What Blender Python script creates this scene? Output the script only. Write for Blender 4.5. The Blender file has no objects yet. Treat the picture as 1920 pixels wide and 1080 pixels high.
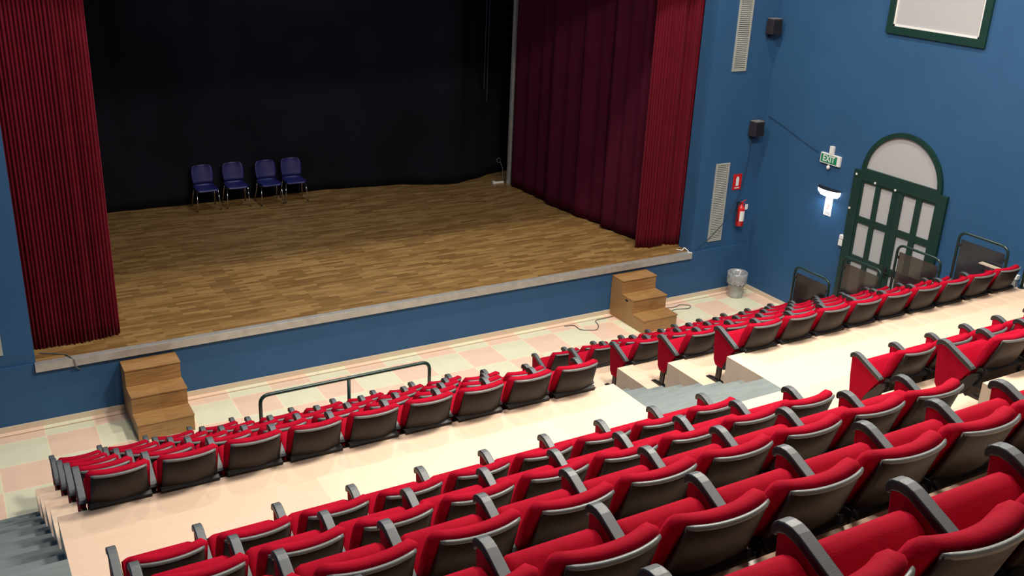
import bpy, bmesh, math, random
from mathutils import Vector, Matrix
random.seed(7)
C = bpy.context.scene.collection
PI = math.pi

# ------------------------------------------------------------ camera
cam_d = bpy.data.cameras.new('camera')
cam = bpy.data.objects.new('camera', cam_d); C.objects.link(cam)
RX = (0.86565683, -0.49888063, 0.04190904)
RY = (-0.1497196, -0.33785292, -0.92921442)
RZ = (0.47772616, 0.79810621, -0.3671569)
cam.matrix_world = Matrix(((RX[0], -RY[0], -RZ[0], 0.0), (RX[1], -RY[1], -RZ[1], 0.0), (RX[2], -RY[2], -RZ[2], 7.4), (0, 0, 0, 1)))
cam_d.sensor_width = 36; cam_d.lens = 34.797; cam_d.clip_start = 0.05; cam_d.clip_end = 200
bpy.context.scene.camera = cam

# ------------------------------------------------------------ world, exposure, house lights
w = bpy.data.worlds.new('world'); bpy.context.scene.world = w; w.use_nodes = True
w.node_tree.nodes['Background'].inputs[0].default_value = (0.8, 0.85, 1, 1)
w.node_tree.nodes['Background'].inputs[1].default_value = 0.02
vs = bpy.context.scene.view_settings
vs.view_transform = 'Standard'; vs.look = 'None'; vs.gamma = 1; vs.use_curve_mapping = False; vs.exposure = 0.0
CEIL = 10.4
def area(x, y, z, power, size=0.6, col=(1, 0.93, 0.82), aim=None, spread=PI):
    l = bpy.data.lights.new('ceiling_or_fill_light', 'AREA'); l.shape = 'DISK'; l.size = size; l.energy = power; l.color = col; l.spread = spread
    o = bpy.data.objects.new('ceiling_or_fill_light', l); C.objects.link(o); o.location = (x, y, z)
    if aim:
        o.rotation_euler = (Vector(aim) - Vector((x, y, z))).to_track_quat('-Z', 'Y').to_euler()
    return o
for lx, ka, kb, kc in ((2.8, 0.5, 0.42, 0.7), (7.0, 1.05, 1.3, 1.1), (11.2, 0.75, 0.5, 0.9)):
    area(lx, 12.4, CEIL - 0.15, 270 * ka, 0.4)
    area(lx, 7.0, CEIL - 0.15, 640 * kb, 1.5)
    area(lx, 3.0, CEIL - 0.15, 105 * kc, 0.5)
area(6.6, 18.0, 8.6, 130, 1.2, (0.75, 0.85, 1.0))       # unseen fill light added over the stage to even out the backdrop

# ------------------------------------------------------------ materials
def mat(name, col, rough=0.5, metal=0.0, spec=0.5, noise=None, bump=None, sheen=0.0, coat=0.0, emit=None, estr=1.0):
    m = bpy.data.materials.new(name); m.use_nodes = True
    nt = m.node_tree; b = nt.nodes['Principled BSDF']
    b.inputs['Base Color'].default_value = (*col, 1); b.inputs['Roughness'].default_value = rough
    b.inputs['Metallic'].default_value = metal; b.inputs['Specular IOR Level'].default_value = spec
    if sheen: b.inputs['Sheen Weight'].default_value = sheen; b.inputs['Sheen Roughness'].default_value = 0.4; b.inputs['Sheen Tint'].default_value = (1, 0.25, 0.3, 1)
    if coat: b.inputs['Coat Weight'].default_value = coat
    if emit: b.inputs['Emission Color'].default_value = (*emit, 1); b.inputs['Emission Strength'].default_value = estr
    tc = nt.nodes.new('ShaderNodeTexCoord')
    if noise:
        sc, amt = noise
        n = nt.nodes.new('ShaderNodeTexNoise'); n.inputs['Scale'].default_value = sc; n.inputs['Detail'].default_value = 4
        nt.links.new(tc.outputs['Object'], n.inputs['Vector'])
        r = nt.nodes.new('ShaderNodeMapRange'); r.inputs[1].default_value = 0.3; r.inputs[2].default_value = 0.7
        r.inputs[3].default_value = 1 - amt; r.inputs[4].default_value = 1 + amt
        nt.links.new(n.outputs[0], r.inputs[0])
        v = nt.nodes.new('ShaderNodeVectorMath'); v.operation = 'SCALE'; v.inputs[0].default_value = col
        nt.links.new(r.outputs[0], v.inputs['Scale']); nt.links.new(v.outputs[0], b.inputs['Base Color'])
    if bump:
        sc, st = bump
        n = nt.nodes.new('ShaderNodeTexNoise'); n.inputs['Scale'].default_value = sc; n.inputs['Detail'].default_value = 3
        nt.links.new(tc.outputs['Object'], n.inputs['Vector'])
        bp = nt.nodes.new('ShaderNodeBump'); bp.inputs['Strength'].default_value = st; bp.inputs['Distance'].default_value = 0.01
        nt.links.new(n.outputs[0], bp.inputs['Height']); nt.links.new(bp.outputs[0], b.inputs['Normal'])
    return m

M = {}
M['blue'] = mat('blue_wall_paint', (0.028, 0.090, 0.200), 0.6, spec=0.25, noise=(1.3, 0.05), bump=(60, 0.12))
M['black'] = mat('black_stage_paint', (0.006, 0.006, 0.008), 0.9, spec=0.1)
M['backdrop'] = mat('black_backdrop_cloth', (0.0095, 0.0095, 0.014), 0.95, spec=0.05, noise=(0.8, 0.25))
M['ceiling'] = mat('ceiling_paint', (0.10, 0.10, 0.10), 0.8)
M['velvet'] = mat('red_seat_velvet', (0.35, 0.002, 0.018), 0.8, spec=0.07, noise=(9, 0.12), bump=(160, 0.15))
M['curtain'] = mat('red_curtain_velvet', (0.105, 0.004, 0.012), 0.85, spec=0.1, noise=(3, 0.10), sheen=0.15)
M['leg_curtain'] = mat('dark_red_curtain_cloth', (0.055, 0.005, 0.016), 0.9, spec=0.08, noise=(2, 0.12))
M['shell'] = mat('dark_brown_plastic', (0.021, 0.0155, 0.013), 0.42, spec=0.35, bump=(250, 0.10))
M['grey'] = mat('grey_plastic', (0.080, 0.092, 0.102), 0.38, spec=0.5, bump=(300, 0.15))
M['trimgrey'] = mat('grey_edge_trim', (0.13, 0.138, 0.14), 0.35)
M['armshade'] = mat('shaded_armrest_side', (0.014, 0.014, 0.015), 0.45)  # shade on the armrest flanks, put into the colour
M['darkgrey'] = mat('black_plastic', (0.012, 0.012, 0.013), 0.45)
M['post'] = mat('black_seat_metal', (0.010, 0.009, 0.010), 0.4, metal=0.3)
M['pale'] = mat('pale_beige_laminate', (0.42, 0.36, 0.28), 0.4)
M['green'] = mat('dark_green_enamel', (0.004, 0.026, 0.021), 0.33, spec=0.6)
M['greenframe'] = mat('dark_green_frame_paint', (0.005, 0.032, 0.025), 0.45, noise=(5, 0.08))
M['pane'] = mat('frosted_white_glass', (0.44, 0.44, 0.455), 0.25, spec=0.6)
M['white'] = mat('white_plastic', (0.75, 0.75, 0.73), 0.45)
M['alu'] = mat('brushed_aluminium', (0.50, 0.49, 0.46), 0.42, metal=0.55, noise=(7, 0.12))
M['chrome'] = mat('chrome', (0.6, 0.6, 0.6), 0.15, metal=1.0)
M['galv'] = mat('galvanised_metal', (0.42, 0.43, 0.44), 0.38, metal=0.7, noise=(12, 0.2))
M['bag'] = mat('clear_bin_liner', (0.30, 0.31, 0.33), 0.2, noise=(14, 0.25), bump=(25, 0.8))
M['redpaint'] = mat('red_enamel', (0.55, 0.012, 0.012), 0.3)
M['greensign'] = mat('green_sign', (0.01, 0.22, 0.10), 0.4)
M['chairblue'] = mat('blue_chair_plastic', (0.013, 0.015, 0.105), 0.38)
M['vent'] = mat('cream_vent_paint', (0.36, 0.37, 0.33), 0.5)
M['ventslot'] = mat('vent_shadow_paint', (0.10, 0.11, 0.11), 0.8)
M['cable'] = mat('grey_cable', (0.13, 0.12, 0.11), 0.6)
M['bluecable'] = mat('dark_blue_cable', (0.01, 0.03, 0.06), 0.6)
M['speaker'] = mat('speaker_cabinet', (0.022, 0.016, 0.022), 0.5)
M['spkcap'] = mat('speaker_top', (0.20, 0.19, 0.18), 0.5)
M['skirt'] = mat('cream_skirting', (0.62, 0.52, 0.40), 0.4)
M['skirtcap'] = mat('brown_skirting_joint', (0.42, 0.26, 0.15), 0.5)
M['lampglass'] = mat('lit_lamp_glass', (0.9, 0.9, 0.9), 0.4, emit=(0.85, 0.93, 1.0), estr=6)
M['logo_red'] = mat('faded_red_print', (0.5, 0.22, 0.18), 0.5)
M['logo_grey'] = mat('grey_print', (0.3, 0.32, 0.34), 0.5)

def node_mat(name, build, rough=0.5, spec=0.5):
    m = bpy.data.materials.new(name); m.use_nodes = True
    nt = m.node_tree; b = nt.nodes['Principled BSDF']; b.inputs['Roughness'].default_value = rough
    b.inputs['Specular IOR Level'].default_value = spec
    build(nt, b); return m
def ramp(nt, stops, interp='LINEAR'):
    r = nt.nodes.new('ShaderNodeValToRGB'); cr = r.color_ramp; cr.interpolation = interp
    while len(cr.elements) < len(stops): cr.elements.new(0.5)
    for e, (p, c) in zip(cr.elements, stops): e.position = p; e.color = (*c, 1)
    return r
def planks(nt, b, sx, sy, cols, grain=1.0, off=0.37):
    tc = nt.nodes.new('ShaderNodeTexCoord')
    br = nt.nodes.new('ShaderNodeTexBrick'); br.offset = off; br.squash = 1.0
    br.inputs['Color1'].default_value = (0, 0, 0, 1); br.inputs['Color2'].default_value = (1, 1, 1, 1); br.inputs['Mortar'].default_value = (0.35, 0.35, 0.35, 1)
    br.inputs['Scale'].default_value = 1; br.inputs['Mortar Size'].default_value = 0.0012; br.inputs['Brick Width'].default_value = sx; br.inputs['Row Height'].default_value = sy
    nt.links.new(tc.outputs['Object'], br.inputs['Vector'])
    r = ramp(nt, cols); nt.links.new(br.outputs['Color'], r.inputs[0])
    mp = nt.nodes.new('ShaderNodeMapping'); mp.inputs['Scale'].default_value = (1.5, 22, 22); nt.links.new(tc.outputs['Object'], mp.inputs[0])
    n = nt.nodes.new('ShaderNodeTexNoise'); n.inputs['Scale'].default_value = 2.2; n.inputs['Detail'].default_value = 6; nt.links.new(mp.outputs[0], n.inputs['Vector'])
    mr = nt.nodes.new('ShaderNodeMapRange'); mr.inputs[1].default_value = 0.3; mr.inputs[2].default_value = 0.7; mr.inputs[3].default_value = 1 - 0.22 * grain; mr.inputs[4].default_value = 1 + 0.22 * grain
    nt.links.new(n.outputs[0], mr.inputs[0])
    v = nt.nodes.new('ShaderNodeVectorMath'); v.operation = 'SCALE'
    nt.links.new(r.outputs[0], v.inputs[0]); nt.links.new(mr.outputs[0], v.inputs['Scale']); nt.links.new(v.outputs[0], b.inputs['Base Color'])
M['parquet'] = node_mat('oak_stage_parquet', lambda nt, b: planks(nt, b, 0.42, 0.075, [(0.0, (0.16, 0.083, 0.026)), (0.5, (0.23, 0.128, 0.043)), (1.0, (0.31, 0.185, 0.068))]), 0.38)
M['stepwood'] = node_mat('oak_step_veneer', lambda nt, b: planks(nt, b, 3.0, 0.9, [(0.0, (0.30, 0.155, 0.052)), (1.0, (0.36, 0.20, 0.075))], 1.2), 0.4)
def tiles(nt, b):
    tc = nt.nodes.new('ShaderNodeTexCoord')
    mp = nt.nodes.new('ShaderNodeMapping'); mp.inputs['Location'].default_value = (-0.678, -13.83, -0.31); nt.links.new(tc.outputs['Object'], mp.inputs[0])
    ck = nt.nodes.new('ShaderNodeTexChecker'); ck.inputs['Scale'].default_value = 1 / 0.655
    ck.inputs['Color1'].default_value = (0.74, 0.72, 0.53, 1); ck.inputs['Color2'].default_value = (0.82, 0.58, 0.44, 1)
    nt.links.new(mp.outputs[0], ck.inputs['Vector'])
    br = nt.nodes.new('ShaderNodeTexBrick'); br.offset = 0
    for k, v in (('Color1', (1, 1, 1, 1)), ('Color2', (1, 1, 1, 1)), ('Mortar', (1.12, 1.12, 1.05, 1))): br.inputs[k].default_value = v
    br.inputs['Scale'].default_value = 1; br.inputs['Mortar Size'].default_value = 0.012; br.inputs['Mortar Smooth'].default_value = 0.3
    br.inputs['Brick Width'].default_value = 0.655; br.inputs['Row Height'].default_value = 0.655
    nt.links.new(mp.outputs[0], br.inputs['Vector'])
    mx = nt.nodes.new('ShaderNodeMix'); mx.data_type = 'RGBA'; mx.blend_type = 'MULTIPLY'; mx.inputs[0].default_value = 1
    nt.links.new(ck.outputs[0], mx.inputs[6]); nt.links.new(br.outputs[0], mx.inputs[7])
    n = nt.nodes.new('ShaderNodeTexNoise'); n.inputs['Scale'].default_value = 5; nt.links.new(tc.outputs['Object'], n.inputs['Vector'])
    mr = nt.nodes.new('ShaderNodeMapRange'); mr.inputs[3].default_value = 0.93; mr.inputs[4].default_value = 1.07; nt.links.new(n.outputs[0], mr.inputs[0])
    v = nt.nodes.new('ShaderNodeVectorMath'); v.operation = 'SCALE'; nt.links.new(mx.outputs[2], v.inputs[0]); nt.links.new(mr.outputs[0], v.inputs['Scale'])
    nt.links.new(v.outputs[0], b.inputs['Base Color'])
M['tiles'] = node_mat('pink_and_cream_floor_tiles', tiles, 0.35)
M['tier'] = node_mat('peach_laminate_boards', lambda nt, b: planks(nt, b, 2.4, 0.6, [(0.0, (0.69, 0.50, 0.37)), (1.0, (0.77, 0.59, 0.44))], 0.15), 0.33)
def carpet(nt, b):
    tc = nt.nodes.new('ShaderNodeTexCoord'); mp = nt.nodes.new('ShaderNodeMapping'); mp.inputs['Scale'].default_value = (1, 5, 5); nt.links.new(tc.outputs['Object'], mp.inputs[0])
    n = nt.nodes.new('ShaderNodeTexNoise'); n.inputs['Scale'].default_value = 4; n.inputs['Detail'].default_value = 5; nt.links.new(mp.outputs[0], n.inputs['Vector'])
    r = ramp(nt, [(0.3, (0.145, 0.172, 0.170)), (0.7, (0.175, 0.205, 0.205))]); nt.links.new(n.outputs[0], r.inputs[0]); nt.links.new(r.outputs[0], b.inputs['Base Color'])
M['carpet'] = node_mat('grey_green_stair_lino', carpet, 0.6, 0.3)
def smoked():
    m = bpy.data.materials.new('smoked_glass'); m.use_nodes = True; nt = m.node_tree
    nt.nodes.remove(nt.nodes['Principled BSDF']); out = nt.nodes['Material Output']
    t = nt.nodes.new('ShaderNodeBsdfTransparent'); t.inputs[0].default_value = (0.42, 0.38, 0.33, 1)
    g = nt.nodes.new('ShaderNodeBsdfGlossy'); g.inputs['Roughness'].default_value = 0.08; g.inputs[0].default_value = (1, 1, 1, 1)
    f = nt.nodes.new('ShaderNodeFresnel'); f.inputs[0].default_value = 1.45
    x = nt.nodes.new('ShaderNodeMixShader'); nt.links.new(f.outputs[0], x.inputs[0]); nt.links.new(t.outputs[0], x.inputs[1]); nt.links.new(g.outputs[0], x.inputs[2])
    df = nt.nodes.new('ShaderNodeBsdfDiffuse'); df.inputs[0].default_value = (0.09, 0.09, 0.11, 1); y = nt.nodes.new('ShaderNodeMixShader'); y.inputs[0].default_value = 0.15
    nt.links.new(x.outputs[0], y.inputs[1]); nt.links.new(df.outputs[0], y.inputs[2]); nt.links.new(y.outputs[0], out.inputs[0]); return m
M['smoke'] = smoked()

# ------------------------------------------------------------ mesh helpers
def link(name, bm, m, parent=None, smooth=False, bevel=0.0, seg=2):
    bmesh.ops.recalc_face_normals(bm, faces=bm.faces)
    me = bpy.data.meshes.new(name); bm.to_mesh(me); bm.free()
    if isinstance(m, (list, tuple)):
        for q in m: me.materials.append(q)
    else: me.materials.append(m)
    if smooth:
        for p in me.polygons: p.use_smooth = True
    o = bpy.data.objects.new(name, me); C.objects.link(o)
    if parent: o.parent = parent
    if bevel:
        b = o.modifiers.new('bevel', 'BEVEL'); b.width = bevel; b.segments = seg; b.limit_method = 'ANGLE'; b.angle_limit = 0.6
    return o
def tag(o, label=None, cat=None, group=None, kind=None):
    if label: o['label'] = label
    if cat: o['category'] = cat
    if group: o['group'] = group
    if kind: o['kind'] = kind
    return o
def empty(name, loc, label, cat, group=None, rz=0):
    o = bpy.data.objects.new(name, None); C.objects.link(o); o.location = loc; o.rotation_euler = (0, 0, rz); o.empty_display_size = 0.1
    return tag(o, label, cat, group)
def box(bm, x0, x1, y0, y1, z0, z1, mi=0):
    vs_ = [bm.verts.new(p) for p in ((x0, y0, z0), (x1, y0, z0), (x1, y1, z0), (x0, y1, z0), (x0, y0, z1), (x1, y0, z1), (x1, y1, z1), (x0, y1, z1))]
    for f in ((0, 3, 2, 1), (4, 5, 6, 7), (0, 1, 5, 4), (1, 2, 6, 5), (2, 3, 7, 6), (3, 0, 4, 7)):
        bm.faces.new([vs_[i] for i in f]).material_index = mi
def prism(bm, pts, a, b, axis='x'):
    """extrude a closed outline; axis x: pts are (y,z); axis y: pts are (x,z); axis z: pts (x,y)"""
    def P(p, t):
        return {'x': (t, p[0], p[1]), 'y': (p[0], t, p[1]), 'z': (p[0], p[1], t)}[axis]
    A = [bm.verts.new(P(p, a)) for p in pts]; B = [bm.verts.new(P(p, b)) for p in pts]
    bm.faces.new(A); bm.faces.new(B[::-1]); n = len(pts)
    for i in range(n): bm.faces.new((A[i], B[i], B[(i + 1) % n], A[(i + 1) % n]))
def loft(bm, loops, cap=True):
    V = [[bm.verts.new(p) for p in L] for L in loops]; n = len(loops[0])
    for a, b in zip(V, V[1:]):
        for i in range(n): bm.faces.new((a[i], b[i], b[(i + 1) % n], a[(i + 1) % n]))
    if cap: bm.faces.new(V[0]); bm.faces.new(V[-1][::-1])
def tube(bm, pts, r, n=8):
    pts = [Vector(p) for p in pts]; loops = []
    up = Vector((0, 0, 1)); prev = None
    for i, p in enumerate(pts):
        d = (pts[min(i + 1, len(pts) - 1)] - pts[max(i - 1, 0)]).normalized()
        if prev is None:
            a = d.cross(up) if abs(d.dot(up)) < 0.95 else d.cross(Vector((1, 0, 0)))
        else: a = prev - d * prev.dot(d)
        a.normalize(); prev = a; b = d.cross(a)
        loops.append([p + (a * math.cos(2 * PI * k / n) + b * math.sin(2 * PI * k / n)) * r for k in range(n)])
    loft(bm, loops)
def lathe(bm, prof, c=(0, 0, 0), n=20):
    loops = [[(c[0] + r * math.cos(2 * PI * k / n), c[1] + r * math.sin(2 * PI * k / n), c[2] + z) for k in range(n)] for r, z in prof]
    loft(bm, loops)
def round_path(pts, rad, seg=5):
    """replace inner corners of a polyline by arcs"""
    P = [Vector(p) for p in pts]; out = [P[0]]
    for i in range(1, len(P) - 1):
        a = (P[i - 1] - P[i]).normalized() * rad; b = (P[i + 1] - P[i]).normalized() * rad
        for k in range(seg + 1):
            t = k / seg; out.append(P[i] + a * (1 - t) ** 2 + b * t ** 2)
    out.append(P[-1]); return out
def struct(name, bm, m, label=None, bevel=0.0):
    return tag(link(name, bm, m, bevel=bevel), label, None, None, 'structure')
def one(name, bm, m, label, cat, group=None, **k):
    return tag(link(name, bm, m, **k), label, cat, group)

# ------------------------------------------------------------ dimensions
RISE, TREAD = 0.5225, 1.003
PZ = 5 * RISE                      # cross-aisle platform height
E0 = 7.555                         # stage side edge of the cross-aisle
XL, XR = -0.88, 14.15              # side walls
BX0, BX1 = 0.36, 12.91             # seating block outer sides
AX0, AX1 = 5.835, 7.43             # centre aisle
YS = 14.17                         # plane of the stage front
STZ = 0.981
FORE = [(5.996, PZ), (5.033, 3.135), (4.027, 3.697), (2.999, 4.255), (1.944, 4.827), (0.93, 5.39), (-0.08, 5.95)]

# ------------------------------------------------------------ room shell
bm = bmesh.new(); box(bm, XL, XR, 11.0, YS, -0.1, 0.0); struct('floor', bm, M['tiles'], 'pink and cream chequered tile floor before the stage')
bm = bmesh.new(); box(bm, XR, XR + 0.2, -6, 23, -0.1, CEIL); struct('wall_right', bm, M['blue'], 'tall blue side wall with the arched door')
bm = bmesh.new(); box(bm, XL - 0.2, XL, -6, 23, -0.1, CEIL); struct('wall_left', bm, M['blue'])
bm = bmesh.new(); box(bm, XL, XR, -6.2, -6, -0.1, CEIL); struct('wall_back', bm, M['blue'])
bm = bmesh.new(); box(bm, XL, XR, -6, 23, CEIL, CEIL + 0.2); struct('ceiling', bm, M['ceiling'])
# wall with the stage opening
bm = bmesh.new()
box(bm, XL, 0.70, YS + 0.03, YS + 0.40, STZ - 0.02, CEIL); box(bm, 12.60, XR, YS + 0.03, YS + 0.40, STZ - 0.02, CEIL); box(bm, 0.70, 12.60, YS + 0.03, YS + 0.40, 6.7, CEIL)
box(bm, XL, XR, YS, YS + 0.40, 0.0, STZ - 0.022); box(bm, XL, 0.66, YS, YS + 0.03, STZ - 0.022, STZ); box(bm, 12.60, XR, YS, YS + 0.03, STZ - 0.022, STZ)
struct('wall_front', bm, M['blue'], 'blue wall around and below the stage opening')
bm = bmesh.new(); box(bm, XL, XR, 22.0, 22.2, STZ, CEIL); struct('wall_stage_back', bm, M['black'])
bm = bmesh.new(); box(bm, XL + 0.0, XL + 0.05, YS + 0.45, 22.0, STZ, CEIL); struct('wall_stage_left', bm, M['black'])
bm = bmesh.new(); box(bm, XR - 0.05, XR, YS + 0.45, 22.0, STZ, CEIL); struct('wall_stage_right', bm, M['black'])
# skirtings
bm = bmesh.new(); box(bm, XL, 1.80, YS - 0.022, YS, 0.0, 0.085); box(bm, 2.60, 10.69, YS - 0.022, YS, 0.0, 0.085); box(bm, 11.47, XR, YS - 0.022, YS, 0.0, 0.085)
struct('baseboard_front', bm, M['skirt'])
bm = bmesh.new(); box(bm, XR - 0.022, XR, 11.56, YS - 0.022, 0.0, 0.085); struct('baseboard_right', bm, M['skirt'])
bm = bmesh.new(); box(bm, XL, XL + 0.022, 11.56, YS - 0.022, 0.0, 0.085); struct('baseboard_left', bm, M['skirt'])
# coloured border strip of the tile floor
bm = bmesh.new(); box(bm, XL + 0.03, XR - 0.03, YS - 0.145, YS - 0.125, 0.0, 0.003); struct('trim_1', bm, M['skirtcap'])

# stage
bm = bmesh.new(); prism(bm, [(0.70, YS), (12.60, YS), (12.60, YS + 0.41), (XR - 0.05, YS + 0.41), (XR - 0.05, 22.0), (XL + 0.05, 22.0), (XL + 0.05, YS + 0.41), (0.70, YS + 0.41)], STZ - 0.021, STZ, 'z'); struct('floor', bm, M['parquet'], 'oak parquet stage floor')
bm = bmesh.new(); prism(bm, [(YS - 0.055, STZ - 0.115), (YS - 0.001, STZ - 0.115), (YS - 0.001, STZ + 0.001), (YS + 0.055, STZ + 0.001), (YS + 0.055, STZ + 0.006), (YS - 0.055, STZ + 0.006)], 0.68, 12.58)
o = struct('trim_2', bm, M['alu'], 'aluminium edging strip along the stage front', bevel=0.004)

# tiers of seating
def tier(name, x0, x1, y0, y1, z, lab, thick=None):
    b = bmesh.new(); box(b, x0, x1, y0, y1, 0.0 if thick is None else z - thick, z); return struct(name, b, M['tier'], lab)
for bi, (x0, x1) in enumerate(((BX0, AX0), (AX1, BX1))):
    side = ('left', 'right')[bi]
    for j in range(4):
        z = RISE * (4 - j)
        tier('floor', x0, x1, E0 + TREAD * j + 0.0001, E0 + TREAD * (j + 1), z, 'peach boarded seating tier %d of the %s block' % (4 - j, side))
    tier('floor', x0, x1, 5.452, E0, PZ, 'peach boarded cross-aisle platform, %s half' % side)
    for j in range(1, len(FORE)):
        y1 = FORE[j - 1][0] - 0.545; y0 = FORE[j][0] - 0.545 if j < len(FORE) - 1 else -6.0
        tier('floor', x0, x1, y0 + 0.0001, y1, FORE[j][1], 'peach boarded upper seating tier %d of the %s block' % (j, side))
tier('floor', AX0, AX1, 5.452, 6.64, PZ, 'peach cross-aisle floor between the blocks')
def stair(name, x0, x1, lab, ystart=6.95, ytop=6.64):
    b = bmesh.new(); pts = [(ytop, 0.0), (ytop, PZ)]
    y = ystart; z = PZ
    for k in range(15):
        pts.append((y, z)); z -= PZ / 15; pts.append((y, max(z, 0.0))); y += TREAD / 3
    prism(b, pts[:-1], x0, x1)
    return struct(name, b, M['carpet'], lab)
stair('floor', AX0, AX1, 'grey stepped centre aisle')
stair('floor', XL, BX0, 'grey steps beside the left wall')
stair('floor', BX1, XR, 'grey steps beside the right wall')
for k, (x0, x1) in enumerate(((XL, BX0), (BX1, XR))):
    b = bmesh.new(); box(b, x0, x1, 5.452, 6.64, 0, PZ); struct('floor', b, M['carpet'], 'grey side landing %d' % (k + 1))
# rear steps of the aisles
for k, (x0, x1) in enumerate(((XL, BX0), (AX0, AX1), (BX1, XR))):
    b = bmesh.new(); pts = [(-6, 0), (5.452, 0)]; z = PZ
    for j in range(1, len(FORE)):
        y1 = FORE[j - 1][0] - 0.545; dz = (FORE[j][1] - FORE[j - 1][1]) / 3
        for s in range(3):
            yy = y1 - s * 0.333
            pts.append((yy, z)); z += dz; pts.append((yy, z))
    pts.append((-6, z)); prism(b, pts, x0, x1); struct('floor', b, M['carpet'], 'grey upper steps %d' % (k + 1))

# ------------------------------------------------------------ theatre seats
def seat_cushion_bm():
    b = bmesh.new(); hw = 0.235
    prof = [(-0.075, 0.575), (-0.082, 0.605), (-0.105, 0.625), (-0.135, 0.628), (-0.175, 0.605), (-0.250, 0.52), (-0.330, 0.41), (-0.350, 0.36), (-0.335, 0.325), (-0.290, 0.31)]
    c = (sum(p[0] for p in prof) / len(prof), sum(p[1] for p in prof) / len(prof))
    L = []
    for x, s, bulge in ((-hw, 0.80, 0), (-hw + 0.012, 0.93, 0), (-hw + 0.04, 1.0, 0), (-0.1, 1.0, 0.008), (0, 1.0, 0.01), (0.1, 1.0, 0.008), (hw - 0.04, 1.0, 0), (hw - 0.012, 0.93, 0), (hw, 0.80, 0)):
        L.append([(x, c[0] + (p[0] - c[0]) * s, c[1] + (p[1] - c[1]) * s + (bulge if i in (3, 4, 5) else 0)) for i, p in enumerate(prof)])
    loft(b, L); return b
def seat_pan_bm():
    b = bmesh.new()
    prof = [(-0.062, 0.580), (-0.072, 0.585), (-0.288, 0.300), (-0.270, 0.285), (-0.20, 0.33)]
    L = [[(x, p[0] - (0.01 if abs(x) > 0.2 else 0), p[1]) for p in prof] for x in (-0.232, -0.2, 0.2, 0.232)]
    loft(b, L); return b
def wing(x, hw, d): return d * (abs(x) / hw) ** 2.2
def back_pad_bm():
    b = bmesh.new(); hw = 0.248; L = []
    B = Vector((-0.335, 0.36)); T = Vector((-0.538, 0.864)); ax = (T - B); n = Vector((ax.y, -ax.x)).normalized()
    for i in range(15):
        t = -1 + 2 * i / 14; x = t * hw
        e = 1 - max(0, (abs(t) - 0.86) / 0.14) ** 2 * 0.45
        th = 0.088 * e; f = wing(x, hw, 0.060) - 0.040
        def q(s, h): 
            p = B + ax * s + n * h; return (x, p.x + f * (0.45 + 0.55 * s), p.y)
        top = 1.0 - (1 - e) * 0.06
        L.append([q(0.12, 0.004), q(0.12, th * 0.22), q(0.16, th * 0.42), q(0.35, th * 0.85), q(0.6, th * 1.12), q(top * 0.88, th * 1.05), q(top * 0.97, th * 0.85), q(top * 1.01, th * 0.5), q(top * 0.995, 0.004)])
    loft(b, L); return b
def shell_bm():
    b = bmesh.new(); L = []
    B = Vector((-0.330, 0.25)); T = Vector((-0.545, 0.868)); ax = (T - B); n = Vector((ax.y, -ax.x)).normalized()
    for i in range(13):
        t = -1 + 2 * i / 12
        def q(s, h):
            hw = 0.245 - 0.031 * s; x = t * hw; p = B + ax * s + n * h; f = wing(x, hw, 0.045) - 0.045
            return (x, p.x + f * (0.45 + 0.55 * s), p.y)
        L.append([q(0, -0.016), q(0.5, -0.018), q(1.0, -0.012), q(1.0, 0.004), q(0.5, 0.003), q(0, 0.004)])
    loft(b, L); return b
def shell_trim_bm():
    b = bmesh.new(); L = []
    B = Vector((-0.330, 0.25)); T = Vector((-0.545, 0.868)); ax = (T - B); n = Vector((ax.y, -ax.x)).normalized()
    for i in range(17):
        t = -1 + 2 * i / 16; x = t * 0.217; f = wing(x, 0.217, 0.045) - 0.045
        e = 0.6 if i in (0, 16) else 1
        def q(dz, h): p = T + n * h; return (x, p.x + f, p.y + dz)
        L.append([q(-0.006, -0.017 * e), q(-0.006, -0.012), q(0.002, 0.003), q(0.007 * e, 0.001), q(0.008 * e, -0.011 * e), q(0.001, -0.018 * e)])
    loft(b, L); return b
def armrest_bm():
    b = bmesh.new()
    top = [(0.004, 0.630), (0.008, 0.652), (0.002, 0.670), (-0.014, 0.683), (-0.040, 0.691), (-0.072, 0.692), (-0.105, 0.684), (-0.140, 0.669), (-0.30, 0.598), (-0.375, 0.562)]
    bot = [(-0.392, 0.540), (-0.378, 0.520), (-0.30, 0.552), (-0.13, 0.630), (-0.09, 0.645), (-0.05, 0.648), (-0.022, 0.638), (-0.010, 0.620)]
    L = [[(x, p[0], p[1] - d) for p in top] + [(x, p[0], p[1] + d) for p in bot] for x, d in ((-0.031, 0.007), (-0.026, 0), (0.026, 0), (0.031, 0.007))]
    loft(b, L); return b
def side_panel_bm():
    b = bmesh.new()
    prof = [(-0.010, 0.645), (-0.024, 0.45), (-0.050, 0.26), (-0.090, 0.205), (-0.205, 0.205), (-0.245, 0.30), (-0.32, 0.43), (-0.385, 0.53), (-0.30, 0.570), (-0.115, 0.650), (-0.06, 0.660)]
    c = (-0.17, 0.45)
    L = [[(x, c[0] + (p[0] - c[0]) * s, c[1] + (p[1] - c[1]) * s) for p in prof] for x, s in ((-0.024, 0.95), (-0.018, 1), (0.018, 1), (0.024, 0.95))]
    loft(b, L); return b
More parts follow.
